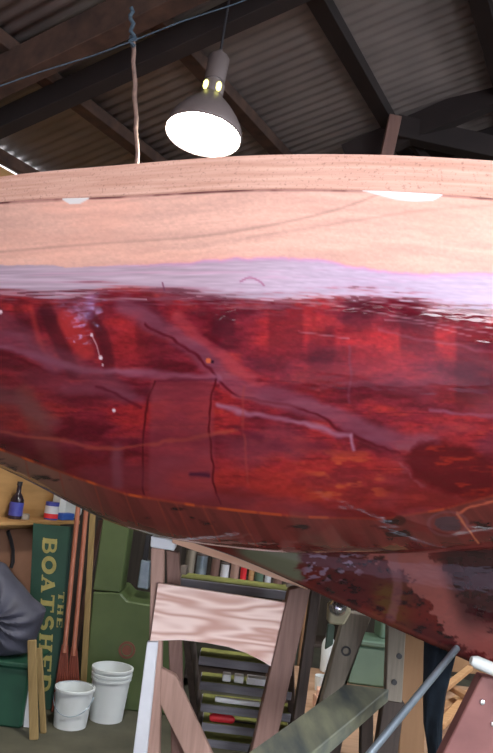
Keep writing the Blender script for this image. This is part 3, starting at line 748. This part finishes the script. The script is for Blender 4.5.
# offcuts pile on the bench, right
spots = [((428, 716), (476, 690), .05), ((440, 726), (482, 680), .04), ((452, 688), (500, 716), .045), ((430, 700), (470, 668), .035), ((460, 735), (500, 700), .05)]
labs = ['lowest pale offcut in the pile on the bench, behind the cloth', 'long pale offcut slanting across the pile', 'pale offcut crossing the others towards the red-brown stand', 'thin offcut at the back of the pile by the boat', 'thick pale offcut at the front of the pile by the stand']
for i, ((x0, y0), (x1, y1), w_) in enumerate(spots):
    z = ZB+.013+.028*i; a_ = FL(x0, y0, z); b2 = FL(x1, y1, z)
    setp(obj('pile_offcut', beam(a_, b2, w_, .024), ['offcut', 'offcut', 'tan', 'offcut', 'paleply'][i], loc=a_), labs[i], 'offcut', 'timber offcuts on the workbench')
q = onb(455, 672)
setp(obj('cardboard_box', box(q+V((0.05, .1, 0)), .3, .2, .13, .1), 'tan', loc=q), 'tan box at the back of the bench behind the offcut pile', 'box')

# brown boards hanging / leaning between trestle and bench
for i, (x, w_, mt, top, bot) in enumerate(((290, 7, 'brown_dark', 588, 690), (300, 8, 'brown', 590, 660), (309, 6, 'tan', 596, 650), (318, 7, 'brown_dark', 590, 668))):
    Y = 4.42+.03*i; p1, p2 = P(x, top, Y), P(x-.13*(bot-top), bot, Y); f_ = tofloor(p1, p2)
    setp(obj('leaning_board', beam(p1, f_, w_/F*Y, .02, (1, 0, 0)), mt, loc=f_), ['dark board leaning, leftmost in the row behind the trestle leg', 'mid brown board leaning, second in the row behind the trestle leg', 'narrow tan board leaning, third in the row behind the trestle leg', 'dark board leaning, rightmost in the row behind the trestle leg'][i], 'board', 'boards leaning behind the trestle')

# storage rack with little tins, far behind the trestle
Yr = 5.35; zt = P(235, 578, Yr).z; x0, x1 = P(172, 578, Yr).x, P(345, 578, Yr).x
rk = thing('storage_rack', 'dark timber storage rack far behind the trestle', 'rack', ((x0+x1)/2, Yr, 0))
for z in (zt, zt-.35, zt-.65): obj('shelf', prism([V((x0, Yr-.15, z)), V((x1, Yr-.15, z)), V((x1, Yr+.15, z)), V((x0, Yr+.15, z))], (0, 0, -.02)), 'brown_dark', rk)
for x in (x0+.02, x1-.02): obj('side_panel', prism([V((x-.015, Yr-.15, 0)), V((x+.015, Yr-.15, 0)), V((x+.015, Yr+.15, 0)), V((x-.015, Yr+.15, 0))], (0, 0, zt+.25)), 'brown_dark', rk)
tc_ = [(188, 'greywood', .036, .16, 'tall grey tin'), (200, 'steel', .038, .13, 'blue-grey tin'), (214, 'brown', .03, .12, 'brown tin'), (224, 'white', .03, .09, 'small white tin'), (234, 'greypink', .03, .13, 'pinkish tin'), (243, 'red', .022, .1, 'small red tin'), (251, 'offcut', .02, .09, 'orange-tan tin'), (259, 'cratepale', .03, .1, 'pale green tin'), (268, 'white', .022, .07, 'tiny white tin'), (278, 'brown', .03, .12, 'dull brown tin')]
for i, (x, mt, r_, h_, lb) in enumerate(tc_):
    q = V((P(x, 578, Yr-.05).x, Yr-.05, zt+.003))
    t_ = thing('paint_tin', lb+' standing on the far rack, seen above the top step', 'tin', q, 'tins on the far rack')
    obj('tin_body', lathe([(0, 0), (r_, 0), (r_, h_), (0, h_)], q, n=20), mt, t_, smooth=True)
    obj('tin_lid', lathe([(0, h_), (r_*1.05, h_), (r_*1.05, h_+.012), (0, h_+.012)], q, n=20), 'lamp', t_, smooth=True)

# ------------------------------------------------------------------ green machine
MY = 4.6
mb = FL(120, 696)
mc = thing('bandsaw', 'green painted bandsaw with tall column and round red badge', 'machine', (mb.x, MY+.2, 0))
b0, b1_ = P(93, 592, MY), P(188, 612, MY)
g0, g1 = tofloor(b0, P(83, 697, MY)), tofloor(b1_, P(178, 706, MY))
obj('cabinet', prism([b0, P(120, 593, MY), P(127, 601, MY), b1_, g1, g0], (0, .42, 0), .008), 'green', mc)
cA, cB = P(105, 500, MY), P(131, 503, MY); up = V((cA.x-P(93, 592, MY).x, 0, cA.z-P(93, 592, MY).z))
obj('column', prism([P(93, 590, MY), P(120, 593, MY), P(131, 515, MY), P(137, 470, MY), P(110, 466, MY)], (0, .24, 0), .006), 'green', mc)
obj('upper_housing', prism([P(104, 466, MY-.03), P(190, 478, MY-.03), P(196, 430, MY-.03), P(110, 418, MY-.03)], (0, .3, 0), .01), 'green', mc)
bd = obj('badge', lathe([(0, .004), (.050, .004), (.050, 0)], P(127, 650, MY-.001), (0, -1, 0), 30), mat('badge_red', (108, 66, 54), (130, 74, 60), .6, 20, bump=0), mc)
bd['label'] = 'round faded red badge'
obj('badge_ring', lathe([(.03, .006), (.036, .006), (.036, .004), (.03, .004), (.03, .006)], P(127, 650, MY-.001), (0, -1, 0), 30), 'green', bd)
obj('saw_guide', prism([P(141, 560, MY+.1), P(150, 562, MY+.1), P(148, 590, MY+.1), P(137, 588, MY+.1)], (0, .08, 0), .006), 'steel', mc)
obj('saw_guide', prism([P(146, 535, MY+.12), P(150, 536, MY+.12), P(147, 562, MY+.12), P(142, 561, MY+.12)], (0, .05, 0), .004), 'black', mc)

# ------------------------------------------------------------------ buckets
def bucket(q, rt, rb, h, label, handle, nm, tilt=0):
    t_ = thing(nm, label, 'bucket', q)
    obj('body', lathe([(0, 0), (rb, 0), (rb+(rt-rb)*.8, h*.8), (rt-.001, h*.985), (rt, h), (rt-.006, h), (rb-.006, .01), (0, .01)], q, n=40), 'plastic', t_, smooth=True)
    for z in ((.99,) if handle else (.98, .8, .88)):
        rr = rb+(rt-rb)*z
        obj('rim', lathe([(rr, h*z-.008), (rr+.006, h*z-.006), (rr+.006, h*z+.006), (rr, h*z+.008)], q, n=40), 'plastic', t_, smooth=True)
    if handle:
        pts = [q+V((rt*1.03*math.cos(a), -rt*1.03*math.sin(a)*.95, h*.80-.42*h*math.sin(a))) for a in [math.pi*i/16 for i in range(17)]]
        obj('wire_handle', tube(pts, .0025, 6), 'steel', t_, smooth=True)
q1 = FL(66, 731); q2 = FL(103, 724)
bucket(q1+V((0, .09, 0)), .104, .088, .20, 'short white plastic bucket with wire handle on the floor', True, 'bucket')
bucket(q2+V((0, .09, 0)), .113, .093, .285, 'tall white plastic bucket with ridged rim beside the bandsaw', False, 'bucket')

# ------------------------------------------------------------------ left wall: shelf and what stands on it
def onwall(px, py, off=0):   # point on the plane parallel to the left wall, off metres in front
    d = ray(px, py); return CAM+d*((BL+off)/d.dot(B))
sh = onwall(20, 521, .2); zs = sh.z
af, bf = onwall(-60, 521, .2).dot(A), onwall(78, 521, .2).dot(A)
struct('trim_41', prism([W(af-.3, BL+.001, 0), W(bf+.05, BL+.001, 0), W(bf+.05, BL+.001, HT), W(af-.3, BL+.001, HT)], B*.009, 0), 'ply')
s1 = struct('trim_40', prism([W(af, BL+.011, zs), W(bf, BL+.011, zs), W(bf, BL+.22, zs), W(af, BL+.22, zs)], (0, 0, -.025)), 'ply')
del s1['kind']; s1.name = 'wall_shelf'; setp(s1, 'tan timber shelf on the left plywood wall', 'shelf')
def onshelf(px, off=.1):
    d = ray(px, 515); p = CAM+d*((BL+off)/d.dot(B)); return V((p.x, p.y, zs+.001))
q = onshelf(15)
b_o = thing('dark_bottle', 'dark glass bottle with blue label on the wall shelf', 'bottle', q)
obj('body', lathe([(0, 0), (.042, 0), (.043, .01), (.043, .12), (.030, .145), (.016, .165), (.014, .21), (0, .21)], q), 'glassbrown', b_o, smooth=True)
obj('label_band', lathe([(.0435, .02), (.0445, .02), (.0445, .105), (.0435, .105)], q), 'blue', b_o, smooth=True)
obj('cap', lathe([(0, .21), (.017, .21), (.017, .235), (0, .235)], q), 'black', b_o, smooth=True)
q = onshelf(25, .13)
setp(obj('small_jar', lathe([(0, 0), (.03, 0), (.03, .035), (0, .035)], q), 'greywood', loc=q, smooth=True), 'squat grey jar beside the dark bottle', 'jar')
q = onshelf(51, .15)
jr = thing('labelled_tin', 'tin with purple, white and red label on the wall shelf', 'tin', q)
obj('body', lathe([(0, 0), (.045, 0), (.045, .115), (0, .115)], q), 'blue', jr, smooth=True)
obj('white_label', lathe([(.0455, .03), (.046, .03), (.046, .09), (.0455, .09)], q), 'white', jr, smooth=True)
obj('red_label', lathe([(.0465, .01), (.047, .01), (.047, .04), (.0465, .04)], q), 'red', jr, smooth=True)
q = onshelf(66, .08)
cn = thing('jerry_can', 'off-white plastic can with green label on the wall shelf', 'can', q)
yw = math.atan2(A.y, A.x)
obj('body', box(q, .24, .12, .25, yw, .03), 'plastic', cn)
lb_ = prism([W(q.dot(A)-.02, q.dot(B)+.061, zs+.10), W(q.dot(A)+.09, q.dot(B)+.061, zs+.10), W(q.dot(A)+.09, q.dot(B)+.061, zs+.15), W(q.dot(A)-.02, q.dot(B)+.061, zs+.15)], B*.002, 0)
obj('green_label', lb_, 'green', cn)
obj('neck', lathe([(0, .249), (.03, .249), (.03, .28), (0, .28)], q), 'plastic', cn, smooth=True)
q = onshelf(66, .18)
setp(obj('blue_box', box(q, .12, .05, .045, yw), mat('bright_blue', (50, 90, 180), (70, 110, 200), .5, 5, bump=0), loc=q), 'small bright blue box in front of the off-white can', 'box')
q = [onwall(x, y, .012) for x, y in ((17, 473), (26, 460), (24, 462), (20, 482))]
# board and hook under the shelf
p0 = [onwall(x, y, .03) for x, y in ((-30, 530), (34, 528), (30, 600), (-35, 600))]
bz = [tofloor(p0[1], p0[2], .0), tofloor(p0[0], p0[3], .0)]
setp(obj('wall_board', prism([p0[0], p0[1], bz[0], bz[1]], B*.015), mat('pinkish_board', (140, 100, 78), (164, 120, 96), .8, 5), loc=bz[0]), 'pinkish brown board standing against the wall below the shelf', 'board')
hk = [onwall(x, y, .07) for x, y in ((8, 531), (11, 540), (13, 550), (13, 562), (11, 568))]
setp(obj('rubber_hose', tube(hk, .012, 8), 'black', loc=hk[0], smooth=True), 'short dark curved hose hanging below the shelf', 'hose')

# ------------------------------------------------------------------ sign
def flat0(p): return V((p.x, p.y, 0))
tl, trr = P(33, 523, 4.64), P(72, 527, 4.64)
yb_ = [tofloor(tl, P(25, 708, 4.45)), tofloor(trr, P(60, 707, 4.45))]
N_ = (trr-tl).cross(yb_[0]-tl).normalized()
if N_.y > 0: N_ = -N_
sg = thing('painted_sign', 'dark green leaning sign with gold letters reading down', 'sign', (yb_[0]+yb_[1])*.5)
obj('board', prism([tl, trr, yb_[1], yb_[0]], -N_*.02), 'dgreen', sg)
def spt(u, v):   # u down the board 0..1, v across 0 (left) .. 1 (right)
    return (tl.lerp(trr, v)).lerp(yb_[0].lerp(yb_[1], v), u)
# slab-serif capitals as strokes in a unit box (x right, y up)
def arc(cx, cy, rx, ry, a0, a1, n=10): return [(cx+rx*math.cos(R(a0+(a1-a0)*i/n)), cy+ry*math.sin(R(a0+(a1-a0)*i/n))) for i in range(n+1)]
GL = {
 'B': [([(.2, 0), (.2, 1)], .22), ([(.05, .03), (.4, .03)], .07), ([(.05, .97), (.4, .97)], .07), ([(.2, .95), (.5, .95)]+arc(.5, .73, .25, .22, 90, -90)+[(.2, .51)], .13), ([(.5, .5)]+arc(.52, .27, .3, .24, 90, -90)+[(.2, .04)], .14)],
 'O': [(arc(.5, .5, .38, .42, 0, 360, 24), .2)],
 'A': [([(.5, .97), (.18, .03)], .1), ([(.48, .97), (.8, .03)], .2), ([(.3, .33), (.7, .33)], .08), ([(.03, .03), (.33, .03)], .07), ([(.62, .03), (.98, .03)], .07)],
 'T': [([(.5, 0), (.5, 1)], .22), ([(.05, .95), (.95, .95)], .1), ([(.07, .78), (.07, 1)], .07), ([(.93, .78), (.93, 1)], .07), ([(.3, .03), (.7, .03)], .07)],
 'S': [(arc(.5, .72, .27, .23, 20, 270, 12)+arc(.5, .27, .3, .24, 90, -160, 12), .17)],
 'H': [([(.22, 0), (.22, 1)], .2), ([(.78, 0), (.78, 1)], .2), ([(.22, .5), (.78, .5)], .1), ([(.05, .03), (.4, .03)], .07), ([(.6, .03), (.95, .03)], .07), ([(.05, .97), (.4, .97)], .07), ([(.6, .97), (.95, .97)], .07)],
 'E': [([(.25, 0), (.25, 1)], .2), ([(.1, .95), (.88, .95)], .1), ([(.1, .05), (.9, .05)], .1), ([(.25, .5), (.7, .5)], .1), ([(.87, .75), (.87, 1)], .08), ([(.89, 0), (.89, .25)], .08)],
 'D': [([(.22, 0), (.22, 1)], .2), ([(.05, .03), (.45, .03)], .07), ([(.05, .97), (.45, .97)], .07), ([(.22, .95), (.45, .95)]+arc(.45, .5, .38, .45, 90, -90, 12)+[(.22, .05)], .15)],
}
def glyph(ch, uc, du, vc, dv, bm):   # letter turned clockwise: its top faces right, it reads downwards
    for k_i, (pl_, th) in enumerate(GL[ch]):
        th0 = th
        for q in range(len(pl_)-1):
            th = th0
            (xa, ya), (xb, yb2) = pl_[q], pl_[q+1]; L_ = math.hypot(xb-xa, yb2-ya) or 1e-6; th *= 1.3; nx_, ny_ = -(yb2-ya)/L_*th/2, (xb-xa)/L_*th/2
            ex_, ey_ = (xb-xa)/L_*.02, (yb2-ya)/L_*.02
            c4 = [(xa+nx_-ex_, ya+ny_-ey_), (xb+nx_+ex_, yb2+ny_+ey_), (xb-nx_+ex_, yb2-ny_+ey_), (xa-nx_-ex_, ya-ny_-ey_)]
            prism([spt(uc+du*(x_-.5), vc+dv*(y_-.5))+N_*.001 for x_, y_ in c4], N_*(.002+.0002*k_i), 0, bm)
for i, ch in enumerate('BOATSHED'):
    bm = bmesh.new(); glyph(ch, .125+i*.106, .100, .46+.05*i/7, .35, bm); obj('letter', bm, 'gold', sg)
for i, ch in enumerate('THE'):
    bm = bmesh.new(); glyph(ch, .40+i*.07, .06, .84, .15, bm); obj('small_letter', bm, 'gold', sg)

# ------------------------------------------------------------------ oars, battens, bin, tarpaulin
def oar(top, mid_, bl, br_, Y0, Y1, label):
    p1 = P(*top, Y0); p2 = P(*mid_, Y1); o = thing('oar', label, 'oar', tofloor(p1, P((bl[0]+br_[0])/2, 715, Y1)), 'copper oars')
    obj('shaft', tube([p1+(p1-p2)*.12, p1, p2, p2+(p2-p1)*.05], [.0145, .0145, .0135, .012], 12), 'oar', o, smooth=True)
    n = 5
    for i in range(n):
        f = (i+.5)/n; e = P(bl[0]+(br_[0]-bl[0])*f, bl[1]+(br_[1]-bl[1])*f, Y1-.02); s = p2+V(((f-.5)*.035, 0, 0))
        e = tofloor(s, e, .01) if True else e
        obj('blade_rib', tube([s, s.lerp(e, .2), e], [.005, .0065, .0075], 8), 'oarb', o, smooth=True)
oar((79, 498), (65, 645), (50, 715), (68, 715), 4.56, 4.42, 'coppery brown ribbed oar leaning on the sign, left of the pair')
oar((87, 500), (74, 648), (63, 713), (82, 713), 4.57, 4.45, 'coppery brown ribbed oar leaning on the sign, right of the pair')
def batten(a_, b_, Ya, Yb, w_, mt, lab, nm='batten'):
    p1 = P(*a_, Ya); p2 = tofloor(p1, P(*b_, Yb)); setp(obj(nm, beam(p1, p2, w_, .02, (1, 0, 0)), mt, loc=p2), lab, 'batten')
batten((93, 510), (83, 690), 4.62, 4.56, .035, 'batten', 'long thin olive batten upright between oars and bandsaw')
batten((101, 520), (92, 565), 5.15, 5.15, .03, 'brown', 'thin brown batten in shadow behind the bandsaw column')
batten((32, 640), (34, 735), 4.0, 4.0, .045, 'batten', 'wider olive batten in front, beside the green bin')
batten((39, 648), (43, 722), 4.1, 4.1, .03, 'batten', 'narrow olive batten leaning between the foremost batten and the white bucket')
q = FL(-5, 729); 
bn = thing('green_bin', 'dark green lidded bin at the lower left under the tarpaulin', 'bin', q+V((0, .2, 0)))
hb0, hb1 = P(-60, 700, 4.0).x, P(24, 700, 4.0).x
fl_ = FL(10, 728).y
obj('bin_body', prism([V((hb0+.03, fl_, 0)), V((hb1-.02, fl_, 0)), V((hb1-.02, fl_+.3, 0)), V((hb0+.03, fl_+.3, 0))], (0, 0, .31), .012), 'bingreen', bn)
obj('bin_lid', prism([V((hb0, fl_-.02, .311)), V((hb1, fl_-.02, .311)), V((hb1, fl_+.32, .311)), V((hb0, fl_+.32, .311))], (0, 0, .025), .006), 'bingreen', bn)
pw = [P(29, 672, 4.15), P(36, 668, 4.15), P(31, 722, 4.15), P(24, 722, 4.15)]
setp(obj('white_sheet', prism([pw[0], pw[1], tofloor(pw[1], pw[2]), tofloor(pw[0], pw[3])], (0, .008, 0), 0), 'white', loc=tofloor(pw[0], pw[3])), 'white sheet standing between the green bin and the battens', 'sheet')
def tarpaulin():
    bm = bmesh.new(); out = [(-70, 545), (-20, 556), (2, 562), (16, 580), (32, 598), (46, 611), (42, 624), (36, 640), (28, 653), (10, 657), (-30, 655), (-75, 650)]
    Yt = fl_+.12; cen = P(-10, 618, Yt-.22); O = []
    for (xa, ya), (xb, yb3) in zip(out, out[1:]+out[:1]): O += [P(xa+(xb-xa)*k_/5, ya+(yb3-ya)*k_/5, Yt) for k_ in range(5)]
    n = len(O); K = 12; rings = []
    for s in (-1, 1):
        rr = []
        for k in range(1, K+1):
            f = k/K; ring = []
            for i, o_ in enumerate(O):
                p = cen.lerp(o_, f); bulge = math.sqrt(max(0, 1-f*f))*.18
                p = V((p.x, Yt+s*bulge+(.018*math.sin(i*.9+f*6)*f*(1-f)*4), max(p.z, .340+.02*(1-f)))); ring.append(bm.verts.new(p) if not (s == 1 and k == K) else rings[0][K-1][i])
            rr.append(ring)
        rings.append(rr)
        c_ = bm.verts.new(V((cen.x, Yt+s*.18, cen.z)))
        for i in range(n): bm.faces.new((c_, rr[0][i], rr[0][(i+1) % n]))
        for k in range(K-1):
            for i in range(n): bm.faces.new((rr[k][i], rr[k+1][i], rr[k+1][(i+1) % n], rr[k][(i+1) % n]))
    return bm
setp(obj('tarpaulin', tarpaulin(), 'tarp', loc=P(-10, 650, fl_+.12), smooth=True), 'dark grey tarpaulin bundled on top of the green bin', 'tarpaulin')

# ------------------------------------------------------------------ hanging lamp
lc = P(203, 136, 3.05); ax = (P(222, 45, 3.12)-lc).normalized()
lp = thing('pendant_lamp', 'grey bell-shaped industrial lamp lit bright white, hanging from the roof', 'lamp', lc)
rr = .166
prof = [(rr, 0), (rr*1.02, .012), (rr*.96, .05), (rr*.85, .085), (rr*.66, .13), (rr*.48, .165), (rr*.34, .19), (rr*.28, .205)]
bm = lathe(prof, lc, ax, 48); 
o = obj('shade', bm, 'lamp', lp, smooth=True); sm = o.modifiers.new('t', 'SOLIDIFY'); sm.thickness = .003
em = mat('lamp_glow', (255, 255, 250), None, .5, 1, bump=0, emit=(255, 253, 240), es=22)
em2 = mat('vent_glow', (240, 235, 120), None, .5, 1, bump=0, emit=(235, 232, 120), es=2.2)
obj('lit_lens', lathe([(0, .012), (rr*.97, .014), (rr*.97, .018), (0, .018)], lc, ax, 48), em, lp)
obj('collar', lathe([(rr*.28, .205), (rr*.30, .21), (rr*.30, .262), (rr*.24, .27), (.042, .275)], lc, ax, 32), 'lamp', lp, smooth=True)
obj('ballast_housing', lathe([(.030, .272), (.045, .275), (.047, .30), (.047, .40), (.04, .41), (.012, .415), (.012, .44), (0, .44)], lc, ax, 32), 'lamp', lp, smooth=True)
sx = ax.cross(V((0, 1, 0))).normalized()
for k_ in (-1, 1):
    c_ = lc+ax*.21+(sx*k_*.028+V((0, -.042, 0)))
    obj('vent_slot', tube([c_+ax*.003, c_+ax*.012, c_+ax*.035, c_+ax*.045], [.006, .0115, .0115, .006], 12), em2, lp, smooth=True)
top = lc+ax*.44; rb = top.dot(B); hookz = zr(rb)-.02
obj('hanging_rod', tube([top-ax*.01, V((top.x+.01, top.y, hookz))], .006, 8), 'black', lp, smooth=True)
la = bpy.data.lights.new('lamp_light', 'SPOT'); la.energy = 60; la.spot_size = R(150); la.shadow_soft_size = .12; la.color = (1, .97, .9); la.spot_blend = .5
lo = bpy.data.objects.new('lamp_light', la); C.objects.link(lo); lo.location = lc-ax*.03; lo.rotation_euler = (-ax).to_track_quat('-Z', 'Y').to_euler()

# rope hanging from the rafter
ra = P(133, 40, 2.9); rbm = P(138, 175, 2.95)
rp_ = thing('hanging_rope', 'brown rope with blue cord hanging from the dark rafter', 'rope', ra)
obj('brown_rope', tube([ra+(rbm-ra)*i/12+V((.003*math.sin(i*2.1), 0, 0)) for i in range(0, 13)], .0095, 8), 'rope', rp_, smooth=True)
rt = P(131, 8, 2.85)
obj('blue_cord', tube([rt.lerp(ra, i/8)+V((.008*math.sin(i*1.9), -.005, 0)) for i in range(10)], .009, 8), 'brope', rp_, smooth=True)
obj('knot', tube([ra+V((-.012, 0, .012)), ra+V((.013, -.01, 0)), ra+V((-.01, -.012, -.014)), ra+V((.01, 0, -.03))], .011, 8), 'brope', rp_, smooth=True)
# thin blue cable along the rafter
cb = [P(x, y, 2.72) for x, y in ((-30, 96), (0, 86), (40, 72), (95, 55), (135, 40), (180, 22), (235, 4), (270, -10))]
setp(obj('cable', tube(cb, .0028, 6), 'brope', loc=cb[0], smooth=True), 'thin blue-grey cable strung along the dark rafter', 'cable')

# ------------------------------------------------------------------ light
w = bpy.data.worlds.new('World'); bpy.context.scene.world = w; w.use_nodes = True
bg = w.node_tree.nodes['Background']; bg.inputs[0].default_value = (.88, .92, 1, 1); bg.inputs[1].default_value = 7.5
# daylight portals in the window and the added side and roof openings
def portal(c, ux, uy, sx, sy):      # light leaves along -(ux x uy)
    pa = bpy.data.lights.new('daylight_portal', 'AREA'); pa.shape = 'RECTANGLE'; pa.size = sx; pa.size_y = sy
    o = bpy.data.objects.new('daylight_portal', pa); C.objects.link(o)
    mm = Matrix((ux, uy, ux.cross(uy))).transposed().to_4x4(); mm.translation = c; o.matrix_world = mm
    pa.cycles.is_portal = True
portal(W((WA0+WA1)/2, BL, (WZ0+WZ1)/2), -A, Z, WA1-WA0, WZ1-WZ0)
portal(W((RA0+RA1)/2, BR_, RZ/2), A, Z, RA1-RA0, RZ)
sl = (B*1 - Z*S).normalized()
for x0, x1 in SKY: portal(W((x0+x1)/2, (SB0+SB1)/2, zr((SB0+SB1)/2)+.03), sl, A, (SB1-SB0)*1.04, x1-x0)
# added fill lights, unseen, brightening the hull from the camera side
for (a, b, e) in ((-.5, -1.0, 12), (-.3, .9, 10)):
    l2 = bpy.data.lights.new('fill_light', 'AREA'); l2.shape = 'DISK'; l2.size = .34; l2.energy = e; l2.color = (1, .96, .9)
    o2 = bpy.data.objects.new('fill_light', l2); C.objects.link(o2); o2.location = W(a, b, 3.1); 
vs_ = bpy.context.scene.view_settings
vs_.view_transform = 'Standard'; vs_.look = 'None'; vs_.gamma = 1; vs_.use_curve_mapping = False; vs_.exposure = 1.3
